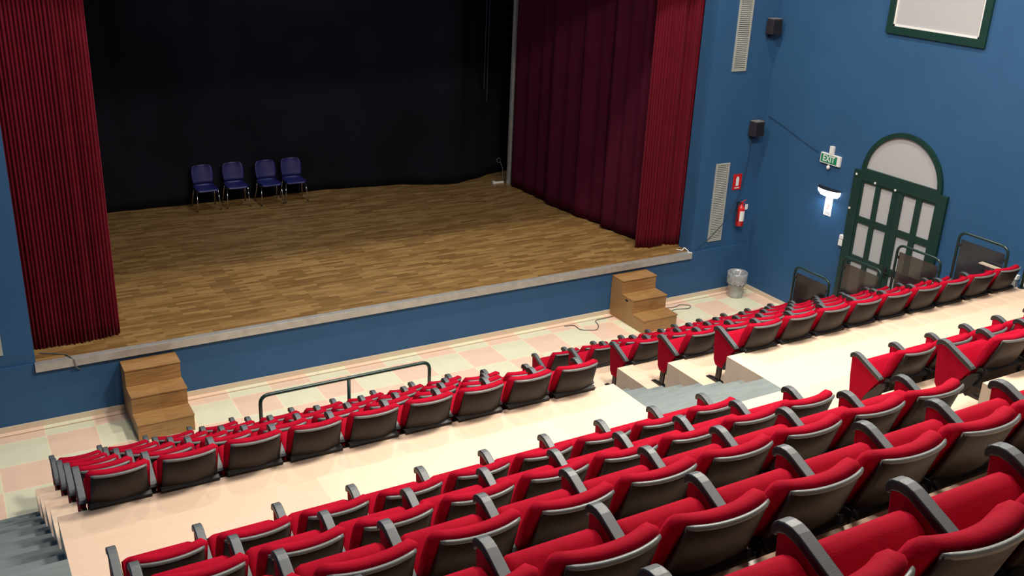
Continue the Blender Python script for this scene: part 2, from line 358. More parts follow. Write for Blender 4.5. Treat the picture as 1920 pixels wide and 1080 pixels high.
def leg_bm():
    b = bmesh.new()
    prism(b, [(-0.115, 0.24), (-0.105, 0.02), (-0.175, 0.02), (-0.190, 0.24)], -0.014, 0.014)
    prism(b, [(-0.17, 0.22), (-0.235, 0.30), (-0.39, 0.50), (-0.45, 0.515), (-0.46, 0.48), (-0.33, 0.27), (-0.24, 0.20)], -0.020, 0.020)
    prism(b, [(0.035, 0.0), (0.035, 0.008), (-0.10, 0.030), (-0.19, 0.030), (-0.245, 0.008), (-0.245, 0.0)], -0.031, 0.031)
    return b
def seat_parts():
    r = empty('theatre_seat', (0, 0, 0), '', 'theatre seat')
    link('seat_cushion', seat_cushion_bm(), M['velvet'], r, True)
    link('seat_pan', seat_pan_bm(), M['darkgrey'], r)
    link('backrest', back_pad_bm(), M['velvet'], r, True)
    sh = link('back_shell', shell_bm(), M['shell'], r, True)
    link('edge_trim', shell_trim_bm(), M['trimgrey'], r, True)
    bb = bmesh.new(); prism(bb, [(-0.468, 0.365), (-0.468, 0.548), (-0.455, 0.560), (-0.40, 0.560), (-0.36, 0.365)], -0.246, 0.246)
    prism(bb, [(-0.503, 0.529), (-0.503, 0.552), (-0.470, 0.575), (-0.470, 0.529)], -0.246, 0.246)
    link('rear_beam', bb, M['post'], r, bevel=0.004)
    arm_set(r, -0.28)
    return r
arm_meshes = {}
def arm_set(r, x, pale=False):
    if not arm_meshes:
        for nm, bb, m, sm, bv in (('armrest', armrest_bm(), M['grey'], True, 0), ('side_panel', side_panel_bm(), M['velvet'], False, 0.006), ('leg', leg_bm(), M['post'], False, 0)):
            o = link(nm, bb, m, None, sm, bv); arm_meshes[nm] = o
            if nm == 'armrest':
                o.data.materials.append(M['armshade'])
                for p in o.data.polygons: p.material_index = 0 if p.normal.z > 0.3 and abs(p.normal.x) < 0.5 else 1  # upward faces stay grey, all others get the painted shade
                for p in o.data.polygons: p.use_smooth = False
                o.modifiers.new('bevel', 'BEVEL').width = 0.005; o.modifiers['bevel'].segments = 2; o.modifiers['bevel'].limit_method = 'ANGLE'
            C.objects.unlink(o)
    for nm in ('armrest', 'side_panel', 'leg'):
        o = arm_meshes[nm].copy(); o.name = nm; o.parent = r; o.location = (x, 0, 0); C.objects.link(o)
        if pale and nm == 'armrest':
            o.data = o.data.copy(); o.data.materials[0] = M['pale']; o['label'] = 'pale beige armrest'
proto = seat_parts(); proto_used = [False]
def dup(root):
    r = root.copy(); C.objects.link(r)
    for ch in list(root.children):
        c = ch.copy(); C.objects.link(c); c.parent = r
        for g in ch.children:
            d = g.copy(); C.objects.link(d); d.parent = c
    return r
def px(x, y, z):
    d = (x, y, z - 7.4); c = [sum(a * b for a, b in zip(q, d)) for q in (RX, RY, RZ)]
    if c[2] < 0.1: return (-9e3, -9e3)
    return (960 + 1855.8 * c[0] / c[2], 540 + 1855.8 * c[1] / c[2])
def seat_visible(x, y, z):
    for dx in (-0.3, 0.3):
        for dy, dz in ((0, 0.66), (-0.55, 0.88), (-0.4, 0.45)):
            u, v = px(x + dx, y + dy, z + dz)
            if -10 < u < 1930 and -10 < v < 1090: return True
    return False
ORD = ['first', 'second', 'third', 'fourth', 'fifth', 'sixth', 'seventh', 'eighth', 'ninth', 'tenth']
def seat_row(x0, n, y, z, rowname, block, start=0, pale_last=False):
    for k in range(start, n):
        x = x0 + 0.56 * (k + 0.5)
        if not seat_visible(x, y, z): continue
        s = dup(proto)
        jit = random.uniform(-0.006, 0.006)
        s.location = (x, y + jit, z)
        s['label'] = 'red tip-up seat, %s from left, %s, %s block' % (ORD[k], rowname, block)
        s['group'] = 'red seats of the %s, %s block' % (rowname, block)
        if k == n - 1: arm_set(s, 0.28, pale_last)
    return
ROWN = ['fifth row from stage', 'fourth row from stage', 'third row from stage', 'second row from stage', 'front row before stage']
for j in range(5):
    y = 8.025 + TREAD * j; z = RISE * (4 - j)
    seat_row(0.570 + (0.04 if j == 4 else 0), 4 if j == 4 else 9, y, z, ROWN[j], 'left')
    seat_row(7.65, 9, y, z, ROWN[j], 'right')
FN = ['first row behind cross-aisle', 'second row behind cross-aisle', 'third row behind cross-aisle', 'fourth row behind cross-aisle', 'nearest row at bottom']
for j in range(5):
    y, z = FORE[j]; x0 = 0.572 + (0.015 if j == 1 else 0)
    seat_row(x0, 9, y, z, FN[j], 'left')
    if j < 3: seat_row(7.64, 9, y + 0.03 + (0.05 if j == 1 else 0), z, FN[j], 'right')
for ch in list(proto.children): bpy.data.objects.remove(ch)
bpy.data.objects.remove(proto)
#PART2
# ------------------------------------------------------------ curtains
def pleat_curtain(name, path, z0, z1, amp, waves, m, label, cat='curtain', group=None, seed=1, n_per=10, flare=0.0, thick=0.02):
    """cloth hung along a ground path, folded in pleats; real thickness"""
    rnd = random.Random(seed)
    P = [Vector((x, y, 0)) for x, y in path]
    seg = [(P[i + 1] - P[i]).length for i in range(len(P) - 1)]; tot = sum(seg)
    N = int(waves * n_per)
    ph = [rnd.uniform(-0.5, 0.5) for _ in range(waves + 2)]; am = [rnd.uniform(0.6, 1.25) for _ in range(waves + 2)]
    bm = bmesh.new(); cols = []
    zs = [z0 + (z1 - z0) * t for t in (0, 0.03, 0.1, 0.25, 0.5, 0.75, 1.0)]
    for i in range(N + 1):
        s = i / N * tot; k = 0
        while k < len(seg) - 1 and s > seg[k]: s -= seg[k]; k += 1
        t = s / seg[k]; p = P[k].lerp(P[k + 1], t); d = (P[k + 1] - P[k]).normalized(); nrm = Vector((d.y, -d.x, 0))
        u = i / N * waves; j = int(u); f = u - j
        a = am[j] * (1 - f) + am[min(j + 1, waves + 1)] * f; phx = ph[j] * (1 - f) + ph[min(j + 1, waves + 1)] * f
        row = []
        for q, z in enumerate(zs):
            h = (z - z0) / (z1 - z0)
            w_ = math.sin(2 * PI * u + phx * (1.2 - h)) + 0.3 * math.sin(4 * PI * u + 2 * phx + h)
            o = nrm * (amp * a * w_ * (1 + flare * (1 - h))) + d * (0.25 * amp * math.sin(4 * PI * u + phx))
            zz = z + (0.012 * math.sin(2 * PI * u * 0.5 + 3 * phx) if q == 0 else 0)
            row.append(p + o + Vector((0, 0, zz)))
        cols.append(row)
    V = [[bm.verts.new(p) for p in r] for r in cols]
    for a, b in zip(V, V[1:]):
        for i in range(len(zs) - 1): bm.faces.new((a[i], b[i], b[i + 1], a[i + 1]))
    o = tag(link(name, bm, m, None, True), label, cat, group)
    so = o.modifiers.new('thickness', 'SOLIDIFY'); so.thickness = thick; so.offset = 0
    return o
pleat_curtain('stage_curtain', [(0.40, 14.74), (0.90, 14.67), (1.45, 14.66), (1.92, 14.74)], STZ + 0.012, 8.7, 0.030, 30, M['curtain'], 'gathered red velvet curtain at the left of the stage opening', 'stage curtain', None, 3, flare=0.3)
pleat_curtain('stage_curtain', [(11.72, 14.86), (11.95, 14.76), (12.15, 14.76), (12.30, 14.74)], STZ + 0.012, 8.7, 0.032, 12, M['curtain'], 'gathered red velvet curtain at the right of the stage opening', 'stage curtain', None, 5, flare=0.3)
pleat_curtain('stage_curtain', [(12.36, 14.82), (12.52, 14.70), (12.85, 14.68)], STZ + 0.012, 8.7, 0.03, 7, M['curtain'], 'narrow red curtain fold tight against the right blue jamb', 'stage curtain', None, 8, flare=0.2)
legs = [((12.02, 15.10), (11.80, 16.20), 3, 'nearest of the flat dark red side curtains, behind the gathered right curtain'),
        ((11.93, 16.22), (11.72, 17.15), 2, 'second flat dark red side curtain from the audience'),
        ((11.74, 17.18), (11.62, 18.15), 2, 'third flat dark red side curtain from the audience'),
        ((11.70, 18.18), (11.64, 19.72), 3, 'farthest flat dark red side curtain, next to the white post')]
for i, (a, b, wv, lab) in enumerate(legs):
    pleat_curtain('side_curtain', [a, ((a[0] + b[0]) / 2 + 0.01, (a[1] + b[1]) / 2), b], STZ + 0.035, 8.7, 0.022, wv, M['leg_curtain'], lab, 'stage curtain', 'dark red curtains along the stage side', 11 + i)
pleat_curtain('stage_backdrop', [(-0.3, 21.05), (2.8, 21.02), (5.3, 20.97), (7.6, 21.0), (9.3, 20.76), (10.1, 20.42), (10.55, 20.36), (11.1, 20.58), (11.75, 20.88), (12.6, 21.1)], STZ + 0.012, 8.9, 0.016, 15, M['backdrop'], 'black backdrop cloth closing the rear of the stage', 'backdrop', None, 21, n_per=8)
bm = bmesh.new(); box(bm, 11.62, 11.70, 19.80, 19.90, STZ, 8.9)
one('white_post', bm, M['alu'], 'tall thin white post between black backdrop and red side curtains', 'post', bevel=0.004)
bm = bmesh.new(); box(bm, 11.35, 11.62, 20.02, 20.07, STZ, STZ + 0.04); box(bm, 11.33, 11.39, 20.00, 20.09, STZ, STZ + 0.06)
one('power_strip', bm, M['white'], 'small white power strip on the stage floor by the post', 'power strip', bevel=0.004)
bm = bmesh.new(); tube(bm, [(11.56 + 0.05 * math.cos(a * PI / 6), 20.2, 1.50 + 0.06 * math.sin(a * PI / 6)) for a in range(12)], 0.006, 6)
tube(bm, [(11.60, 20.2, 1.47), (11.62, 20.1, 1.3), (11.60, 20.05, STZ + 0.05)], 0.006, 6)
one('hanging_cable', bm, M['cable'], 'small looped cable hanging by the white post', 'cable')
# ropes at the right of the backdrop
for i, xx in enumerate((11.18, 11.26)):
    bm = bmesh.new(); tube(bm, [(xx, 20.35, 8.8), (xx + 0.005, 20.36, 5), (xx, 20.36, 3.2 - 0.3 * i)], 0.009, 6)
    one('hanging_rope', bm, M['bluecable'], ('left' if i == 0 else 'right') + ' thin dark rope hanging before the backdrop near the post', 'rope', 'ropes before the backdrop')

# ------------------------------------------------------------ wooden step boxes
def step_box(x0, label, hole):
    r = empty('step_box', (x0 + 0.39, YS - 0.535, 0), label, 'steps')
    D = 1.065; H3 = 0.80; f = YS - 0.004 - (YS - 0.535)
    # local frame: y from -0.53 (front) to +0.53 (stage)
    x0_, x1_ = -0.39, 0.39
    for k in range(3):
        z = H3 * (3 - k) / 3; y1 = f - D / 3 * k; y0 = f - D / 3 * (k + 1)
        b = bmesh.new(); box(b, x0_ - 0.006, x1_ + 0.006, y0 - 0.018, y1 - (0.004 if k == 0 else 0.0), z - 0.022, z)
        link('tread', b, M['stepwood'], r, bevel=0.003)
        b = bmesh.new(); box(b, x0_ + 0.016, x1_ - 0.016, y0, y0 + 0.016, z - H3 / 3, z - 0.0225)
        link('riser', b, M['stepwood'], r)
    for s in (0, 1):
        b = bmesh.new(); a = x0_ if s == 0 else x1_ - 0.0155; e = a + 0.0155
        pts = [(f - 0.004, 0.0)]
        z = H3
        pts.append((f - 0.004, z - 0.0225))
        for k in range(3):
            y0 = f - D / 3 * (k + 1); pts.append((y0, H3 * (3 - k) / 3 - 0.0225)); pts.append((y0, H3 * (2 - k) / 3 - (0.0225 if k < 2 else 0)))
        pts = pts[:-1] + [(f - D, 0.0)]
        prism(b, pts, a, e)
        sp = link('side_board', b, M['stepwood'], r)
        if s == 0 and hole:
            b = bmesh.new(); prism(b, [(0.02 + 0.05 * math.cos(q * PI / 6), 0.46 + 0.02 * math.sin(q * PI / 6)) for q in range(12)], a - 0.002, a + 0.001)
            link('hand_hole', b, M['darkgrey'], sp)['label'] = 'dark oval hand hole'
    return r
step_box(1.805, 'oak three-step box against the left part of the stage', False)
step_box(10.69, 'oak three-step box against the right part of the stage, with hand hole', True)

# ------------------------------------------------------------ blue stacking chairs on the stage
def stage_chair():
    r = empty('stacking_chair', (0, 0, 0), '', 'chair')
    def surf(pts, w0, name):
        b = bmesh.new(); L = []
        n = 11
        for i in range(n):
            t = -1 + 2 * i / (n - 1); row = []
            for (y, z, hw, dish) in pts: row.append((t * hw, y, z + dish * (t * t)))
            L.append(row)
        V = [[b.verts.new(p) for p in q] for q in L]
        for a, c in zip(V, V[1:]):
            for k in range(len(pts) - 1): b.faces.new((a[k], c[k], c[k + 1], a[k + 1]))
        o = link(name, b, M['chairblue'], r, True); s = o.modifiers.new('t', 'SOLIDIFY'); s.thickness = 0.010; s.offset = 0
        return o
    surf([(-0.235, 0.415, 0.17, 0.0), (-0.225, 0.440, 0.215, 0.004), (-0.19, 0.450, 0.225, 0.010), (-0.08, 0.440, 0.23, 0.016), (0.05, 0.435, 0.225, 0.02), (0.14, 0.445, 0.215, 0.02), (0.175, 0.468, 0.205, 0.01), (0.19, 0.495, 0.20, 0.0)], 0, 'seat')
    b = bmesh.new(); L = []
    for i in range(11):
        t = -1 + 2 * i / 10; row = []
        for (y, z, hw) in ((0.186, 0.505, 0.195), (0.198, 0.55, 0.215), (0.213, 0.64, 0.228), (0.232, 0.74, 0.228), (0.248, 0.82, 0.215), (0.256, 0.865, 0.18), (0.258, 0.882, 0.13)): row.append((t * hw, y - 0.035 * t * t, z))
        L.append([b.verts.new(p) for p in row])
    for a, c in zip(L, L[1:]):
        for k in range(6): b.faces.new((a[k], c[k], c[k + 1], a[k + 1]))
    o = link('backrest', b, M['chairblue'], r, True); s = o.modifiers.new('t', 'SOLIDIFY'); s.thickness = 0.010; s.offset = 0
    for sx in (-1, 1):
        for (y0, y1) in ((-0.17, -0.225), (0.12, 0.24)):
            b = bmesh.new(); tube(b, [(sx * 0.215, y0, 0.425), (sx * 0.245, y1, 0.012)], 0.011, 8)
            lg = link('leg', b, M['chrome'], r, True)
            b = bmesh.new(); lathe(b, [(0.016, 0), (0.016, 0.02), (0.012, 0.03)], (sx * 0.245, y1, 0.0), 8); link('foot_cap', b, M['darkgrey'], lg)
        b = bmesh.new(); tube(b, [(sx * 0.205, 0.15, 0.43), (sx * 0.20, 0.205, 0.47), (sx * 0.19, 0.225, 0.60)], 0.010, 8); link('back_support', b, M['chrome'], r, True)
    b = bmesh.new()
    for sx in (-1, 1): tube(b, [(sx * 0.215, -0.18, 0.42), (sx * 0.215, 0.14, 0.42)], 0.010, 8)
    tube(b, [(-0.215, -0.16, 0.41), (0.215, -0.16, 0.41)], 0.009, 8)
    link('seat_frame', b, M['chrome'], r, True)
    return r
c0 = stage_chair()
labs = ['leftmost blue plastic chair with chrome legs on the stage', 'second blue plastic stage chair from the left', 'third blue plastic stage chair from the left, after the gap', 'rightmost blue plastic chair on the stage']
for i, (x, y, a) in enumerate(((4.72, 20.55, 0.02), (5.36, 20.56, -0.04), (6.06, 20.49, 0.03), (6.62, 20.50, -0.05))):
    o = c0 if i == 0 else dup(c0)
    o.location = (x - 0.03, y + 0.05, STZ); o.rotation_euler = (0, 0, a); o['label'] = labs[i]; o['group'] = 'blue chairs on the stage'

# ------------------------------------------------------------ railings
def rail_tube(b, pts, rad=0.12, r=0.024): tube(b, round_path(pts, rad, 6), r, 10)
b = bmesh.new(); yr = 11.69; 
r = empty('guard_rail', (4.41, yr, 0), 'dark green tubular rail with three posts behind the shortened front row', 'railing')
def local(pts, o): return [(p[0] - o[0], p[1] - o[1], p[2] - o[2]) for p in pts]
b = bmesh.new(); rail_tube(b, local([(3.17, yr, 0.5), (3.17, yr, 1.09), (5.66, yr, 1.09), (5.66, yr, 0.5)], (4.41, yr, 0)), 0.13, 0.026); link('top_rail', b, M['green'], r, True)
for xx in (3.17, 4.42, 5.66):
    b = bmesh.new(); tube(b, [(xx - 4.41, 0, 0.012), (xx - 4.41, 0, 1.07 if xx == 4.42 else 0.5)], 0.024, 10); lathe(b, [(0.05, 0), (0.05, 0.012)], (xx - 4.41, 0, 0), 12)
    link('post', b, M['green'], r, True)
RXX = 12.78
def guard(y0, y1, z, label, h=1.02, half=False):
    g = empty('glass_guard', (RXX, (y0 + y1) / 2, z), label, 'railing', 'green tube guards with smoked glass beside the right stairs')
    d = (y1 - y0) / 2
    b = bmesh.new(); rail_tube(b, [(0, -d, 0.02), (0, -d, h), (0, d, h), (0, d, 0.02)], 0.13, 0.021); link('tube_frame', b, M['green'], g, True)
    b = bmesh.new(); box(b, -0.004, 0.004, -d + 0.045, d - 0.045, 0.08, h - 0.11); link('glass_panel', b, M['smoke'], g)['label'] = 'smoked glass panel'
    for sy in (-1, 1):
        for zz in (0.22, h - 0.20):
            b = bmesh.new(); box(b, -0.014, 0.014, sy * (d - 0.025) - 0.03, sy * (d - 0.025) + 0.03, zz - 0.022, zz + 0.022); link('clamp', b, M['darkgrey'], g, bevel=0.004)
        b = bmesh.new(); lathe(b, [(0.045, 0), (0.045, 0.01)], (0, sy * d, 0), 12); link('base_flange', b, M['green'], g)
for j, nm in enumerate(('highest smoked glass guard of the front block, beside its last row', 'second highest smoked glass guard, before the right door leaf', 'smoked glass guard before the left door leaf, third from top', 'lowest smoked glass guard, against the plain blue wall')):
    guard(7.80 + TREAD * j, 8.60 + TREAD * j, RISE * (4 - j), nm)
guard(6.55, 7.50, PZ, 'smoked glass guard on the platform at the right picture edge', 1.0)

# ------------------------------------------------------------ arched door in the right wall
XW = XR
def wallx(t): return XW - t
LZ = 0.5225
d = empty('door_1', (XW, 10.82, LZ), 'dark green glazed double door with arched white fanlight in the blue wall', None); d['kind'] = 'structure'
def lx(pts): return pts
def dbox(b, y0, y1, z0, z1, t0, t1): box(b, -t1, -t0, y0 - 10.82, y1 - 10.82, z0 - LZ, z1 - LZ)
b = bmesh.new()
dbox(b, 9.845, 11.80, 2.98, 3.14, 0.0, 0.06); dbox(b, 9.845, 10.02, LZ, 2.98, 0.0, 0.06); dbox(b, 11.60, 11.80, LZ, 2.98, 0.0, 0.06)
link('door_frame', b, M['greenframe'], d, bevel=0.004)
for side, (ya, yb, cols) in enumerate(((10.83, 11.60, ((11.29, 11.565), (10.925, 11.19))), (10.02, 10.825, ((10.43, 10.70), (10.055, 10.32))))):
    b = bmesh.new(); rows = ((2.325, 2.945), (1.595, 2.21), (0.87, 1.475))
    ys_ = sorted([ya, yb] + [v for c in cols for v in c])
    # stiles
    dbox(b, ys_[0], ys_[1], LZ + 0.005, 2.98, 0.0, 0.045); dbox(b, ys_[2], ys_[3], LZ + 0.005, 2.98, 0.0, 0.045); dbox(b, ys_[4], ys_[5], LZ + 0.005, 2.98, 0.0, 0.045)
    zs_ = [LZ + 0.005, 0.87, 1.475, 1.595, 2.21, 2.325, 2.945, 2.98]
    for c in cols:
        for k in range(0, 8, 2): dbox(b, min(c), max(c), zs_[k], zs_[k + 1], 0.0, 0.043)
    lf = link('door_leaf', b, M['greenframe'], d)
    lf['label'] = ('left' if side == 0 else 'right') + ' door leaf'
    for c in cols:
        for (z0, z1) in rows:
            b = bmesh.new(); dbox(b, min(c), max(c), z0, z1, 0.004, 0.014); link('pane', b, M['pane'], lf)
b = bmesh.new(); dbox(b, 10.74, 10.80, 1.42, 1.60, 0.045, 0.060); tube(b, [(-0.06, -0.04, 1.0), (-0.09, -0.04, 1.0), (-0.09, -0.16, 1.0)], 0.009, 8)
link('door_handle', b, M['darkgrey'], d)
b = bmesh.new()
for (yy, zz) in ((11.73, 3.06), (11.30, 3.0), (10.86, 2.99), (11.76, 2.42)): dbox(b, yy - 0.016, yy + 0.016, zz - 0.016, zz + 0.016, 0.06, 0.075)
link('door_stud', b, M['white'], d)
# fanlight
cy, cz, ro, ri = 10.82, 3.14, 0.835, 0.755
b = bmesh.new(); A = []
for t in range(25):
    a = PI * t / 24; A.append((math.cos(a), math.sin(a)))
ring = [[(-0.06, c * ri, cz - LZ + s * ri), (-0.06, c * ro, cz - LZ + s * ro), (0.0, c * ro, cz - LZ + s * ro), (0.0, c * ri, cz - LZ + s * ri)] for c, s in A]
loft(b, ring); box(b, -0.06, 0.0, -ri, ri, cz - LZ + 0.0005, cz - LZ + 0.06)
fr = link('arch_frame', b, M['greenframe'], d)
b = bmesh.new(); rr = ri - 0.003; prism(b, [(c * rr, cz - LZ + 0.055 + s * (rr - 0.055)) for c, s in A], -0.014, -0.004)
link('pane', b, M['pane'], fr)
# landing outside the door level
# ------------------------------------------------------------ window above
wn = empty('window_1', (XW, 10.7, 5.54), 'square window with dark green frame and white blind, high on the right wall', None); wn['kind'] = 'structure'
y0, y1, z0, z1 = 9.775, 11.67, 5.535, 7.35
b = bmesh.new(); fw = 0.125
for (ya, yb, za, zb) in ((y0, y1, z0, z0 + fw), (y0, y1, z1 - fw, z1), (y0, y0 + fw, z0 + fw, z1 - fw), (y1 - fw, y1, z0 + fw, z1 - fw)): box(b, -0.05, 0, ya - 10.7, yb - 10.7, za - 5.54, zb - 5.54)
link('window_frame', b, M['greenframe'], wn, bevel=0.004)
b = bmesh.new()
for (ya, yb, za, zb) in ((y0 + fw, y1 - fw, z0 + fw, z0 + fw + 0.03), (y0 + fw, y0 + fw + 0.03, z0 + fw, z1 - fw), (y1 - fw - 0.03, y1 - fw, z0 + fw, z1 - fw)): box(b, -0.03, 0, ya - 10.7, yb - 10.7, za - 5.54, zb - 5.54)
link('inner_bead', b, M['white'], wn)
b = bmesh.new(); box(b, -0.012, 0, y0 + fw + 0.03 - 10.7, y1 - fw - 0.03 - 10.7, z0 + fw + 0.03 - 5.54, z1 - fw - 5.54); link('pane', b, M['pane'], wn)

# ------------------------------------------------------------ things on the walls
def vent(x0, x1, z0, z1, label):
    yw = YS + 0.03
    g = empty('wall_vent', ((x0 + x1) / 2, yw, z0), label, 'vent', 'cream slatted vents on the front wall'); w2 = (x1 - x0) / 2; h = z1 - z0
    b = bmesh.new(); box(b, -w2 + 0.02, w2 - 0.02, -0.006, 0, 0.02, h - 0.02); link('backing', b, M['ventslot'], g)
    b = bmesh.new(); box(b, -w2, -w2 + 0.035, -0.022, 0, 0, h); box(b, w2 - 0.035, w2, -0.022, 0, 0, h); box(b, -w2 + 0.035, w2 - 0.035, -0.022, 0, 0, 0.035); box(b, -w2 + 0.035, w2 - 0.035, -0.022, 0, h - 0.035, h)
    link('frame', b, M['vent'], g)
    b = bmesh.new(); n = int((h - 0.07) / 0.036)
    for i in range(n):
        z = 0.035 + (h - 0.07) * (i + 0.5) / n
        prism(b, [(-0.020, z - 0.013), (-0.017, z - 0.014), (-0.006, z + 0.006), (-0.009, z + 0.007)], -w2 + 0.034, w2 - 0.034)
    s = link('slats', b, M['vent'], g)
    return g
vent(13.0, 13.345, 1.14, 2.735, 'tall narrow slatted vent, lower one right of the stage')
vent(13.10, 13.44, 4.515, 6.4, 'tall narrow slatted vent, upper one right of the stage')
vent(-0.05, 0.31, 1.185, 2.735 - 1.18, 'short piece of slatted vent at the left picture edge')
def speaker(x, z, label):
    g = empty('wall_speaker', (x, YS + 0.03, z), label, 'speaker', 'small dark speakers on the front wall')
    b = bmesh.new(); prism(b, [(-0.13, 0), (0.13, 0), (0.115, 0.28), (-0.115, 0.28)], -0.20, -0.03, 'y'); link('cabinet', b, M['speaker'], g, bevel=0.008)
    b = bmesh.new(); box(b, -0.105, 0.105, -0.195, -0.035, 0.2805, 0.292); link('top_plate', b, M['spkcap'], g)
    b = bmesh.new(); box(b, -0.09, 0.09, -0.206, -0.201, 0.03, 0.25); link('grille', b, M['darkgrey'], g)
    b = bmesh.new(); box(b, -0.04, 0.04, -0.03, 0, -0.08, 0.20); box(b, -0.02, 0.02, -0.12, 0.0, -0.03, -0.005); link('bracket', b, M['darkgrey'], g)
speaker(13.93, 5.20, 'upper dark wall speaker near the corner')
speaker(13.83, 3.26, 'lower dark wall speaker near the corner, above the extinguisher')
b = bmesh.new(); tube(b, [(13.84, YS + 0.015, 3.18), (13.80, YS + 0.015, 2.6), (13.70, YS + 0.01, 2.05), (13.35, YS - 0.005, 1.5), (13.02, YS - 0.005, 1.22), (12.7, YS + 0.012, 0.995)], 0.007, 6)
one('speaker_cable', b, M['bluecable'], 'thin dark cable running from the lower speaker across the vent', 'cable')
b = bmesh.new(); tube(b, [(XW - 0.012, YS - 0.05, 3.62), (XW - 0.012, 13.6, 3.48), (XW - 0.012, 13.1, 3.32), (XW - 0.012, 12.72, 3.22)], 0.005, 6)
one('speaker_cable', b, M['bluecable'], 'thin dark cable sloping from lower speaker towards the exit sign', 'cable')
# extinguisher notice
g = empty('extinguisher_sign', (13.60, YS + 0.03, 2.16), 'red sign with white symbol above the fire extinguisher', 'sign')
b = bmesh.new(); box(b, -0.11, 0.11, -0.012, 0, 0, 0.32); link('plate', b, M['redpaint'], g, bevel=0.003)
b = bmesh.new(); prism(b, [(-0.035, 0.08), (0.035, 0.08), (0.04, 0.22), (0.018, 0.27), (-0.018, 0.27), (-0.04, 0.22)], -0.015, -0.0125, 'y'); box(b, -0.06, 0.06, -0.015, -0.0125, 0.03, 0.05); link('symbol', b, M['white'], g)
g = empty('fire_extinguisher', (13.70, YS - 0.08, 1.42), 'red fire extinguisher with white label hung on the blue wall', 'fire extinguisher')
b = bmesh.new(); lathe(b, [(0.06, 0), (0.08, 0.02), (0.08, 0.36), (0.065, 0.41), (0.03, 0.44), (0.02, 0.46)], (0, 0, 0), 18); link('cylinder', b, M['redpaint'], g, True)
b = bmesh.new(); L = []
for zz in (0.12, 0.33): L.append([(0.0815 * math.sin(a), -0.0815 * math.cos(a), zz) for a in [(-0.9 + 1.8 * k / 10) for k in range(11)]])
V = [[b.verts.new(p) for p in q] for q in L]
for k in range(10): b.faces.new((V[0][k], V[0][k + 1], V[1][k + 1], V[1][k]))
link('paper_label', b, M['white'], g, True)
b = bmesh.new(); box(b, -0.015, 0.015, -0.02, 0.02, 0.45, 0.50); tube(b, [(0, 0, 0.50), (0.09, -0.02, 0.54)], 0.009, 6); tube(b, [(0, 0, 0.485), (0.07, -0.02, 0.46)], 0.008, 6); link('valve', b, M['redpaint'], g)
b = bmesh.new(); tube(b, [(-0.01, 0, 0.48), (-0.08, -0.02, 0.50), (-0.115, -0.02, 0.40), (-0.10, -0.02, 0.2), (-0.085, -0.03, 0.12)], 0.010, 8); link('hose', b, M['darkgrey'], g, True)
b = bmesh.new(); box(b, -0.03, 0.03, 0.075, 0.109, 0.30, 0.48); link('wall_hook', b, M['darkgrey'], g)
b = bmesh.new(); box(b, 0.03, 0.10, -0.075, -0.07, 0.36, 0.47); link('inspection_tag', b, M['white'], g)

# EXIT sign (flat on the right wall): local x = along wall, built with y
g = empty('exit_sign', (XW, 12.40, 3.065), 'green and white EXIT sign on the right wall, left of the arched door', 'exit sign')
def gbox(b, ya, yb, za, zb, t0, t1): box(b, -t1, -t0, ya, yb, za, zb)
b = bmesh.new(); gbox(b, -0.235, 0.235, 0.0, 0.19, 0.0, 0.05); link('housing', b, M['white'], g, bevel=0.005)
b = bmesh.new(); gbox(b, -0.165, 0.215, 0.02, 0.17, 0.050, 0.053); link('green_face', b, M['greensign'], g)
def text_obj(s, size, m, parent, loc, rot, name='lettering', sx=1.0, bold=0.0):
    cu = bpy.data.curves.new(name, 'FONT'); cu.body = s; cu.size = size; cu.extrude = 0.0012; cu.align_x = 'CENTER'; cu.align_y = 'CENTER'; cu.offset = bold
    t = bpy.data.objects.new('tmp', cu); C.objects.link(t); dg = bpy.context.evaluated_depsgraph_get()
    me = bpy.data.meshes.new_from_object(t.evaluated_get(dg)); bpy.data.objects.remove(t)
    me.materials.clear(); me.materials.append(m)
    o = bpy.data.objects.new(name, me); C.objects.link(o); o.parent = parent; o.location = loc; o.rotation_euler = rot; o.scale = (sx, 1, 1); return o
text_obj('EXIT', 0.165, M['white'], g, (-0.0545, 0.025, 0.095), (PI / 2, 0, -PI / 2), sx=0.85, bold=0.003)
b = bmesh.new(); gbox(b, -0.045, 0.045, 0.195, 0.34, 0.0, 0.05); link('junction_box', b, M['white'], g, bevel=0.004)
b = bmesh.new(); tube(b, [(-0.03, 0.02, 0.0), (-0.03, 0.02, -0.03)], 0.014, 8); lathe(b, [(0.0, -0.10), (0.025, -0.09), (0.035, -0.06), (0.03, -0.035), (0.015, -0.025)], (-0.04, 0.02, 0), 12); link('knob', b, M['white'], g, True)
# emergency wall lamp
g = empty('wall_lamp', (XW, 12.33, 2.48), 'lit wall lamp shining down on the notice, left of the door', 'lamp')
b = bmesh.new(); L = []
for k in range(9):
    a = PI * k / 8; L.append((math.cos(a), math.sin(a)))
loops = [[(-0.13 * s * q, 0.27 * c * q2, z) for c, s in L] for q, q2, z in ((0.5, 0.75, 0.0), (0.9, 0.95, 0.06), (1.0, 1.0, 0.13))]
loft(b, loops); link('diffuser', b, M['lampglass'], g, True)
b = bmesh.new(); loops = [[(-0.14 * s, 0.28 * c, z) for c, s in L] for z in (0.1305, 0.15)]; loft(b, loops); link('cap', b, M['darkgrey'], g)
pl = bpy.data.lights.new('wall_lamp_light', 'AREA'); pl.shape = 'RECTANGLE'; pl.size = 0.10; pl.size_y = 0.35; pl.energy = 3.5; pl.color = (0.8, 0.92, 1)
po = bpy.data.objects.new('wall_lamp_light', pl); C.objects.link(po); po.location = (XW - 0.15, 12.33, 2.47); po.rotation_euler = (0, 0.35, 0)
g = empty('notice_plate', (XW, 12.30, 2.11), 'small white notice with red emblem under the lit wall lamp', 'sign')
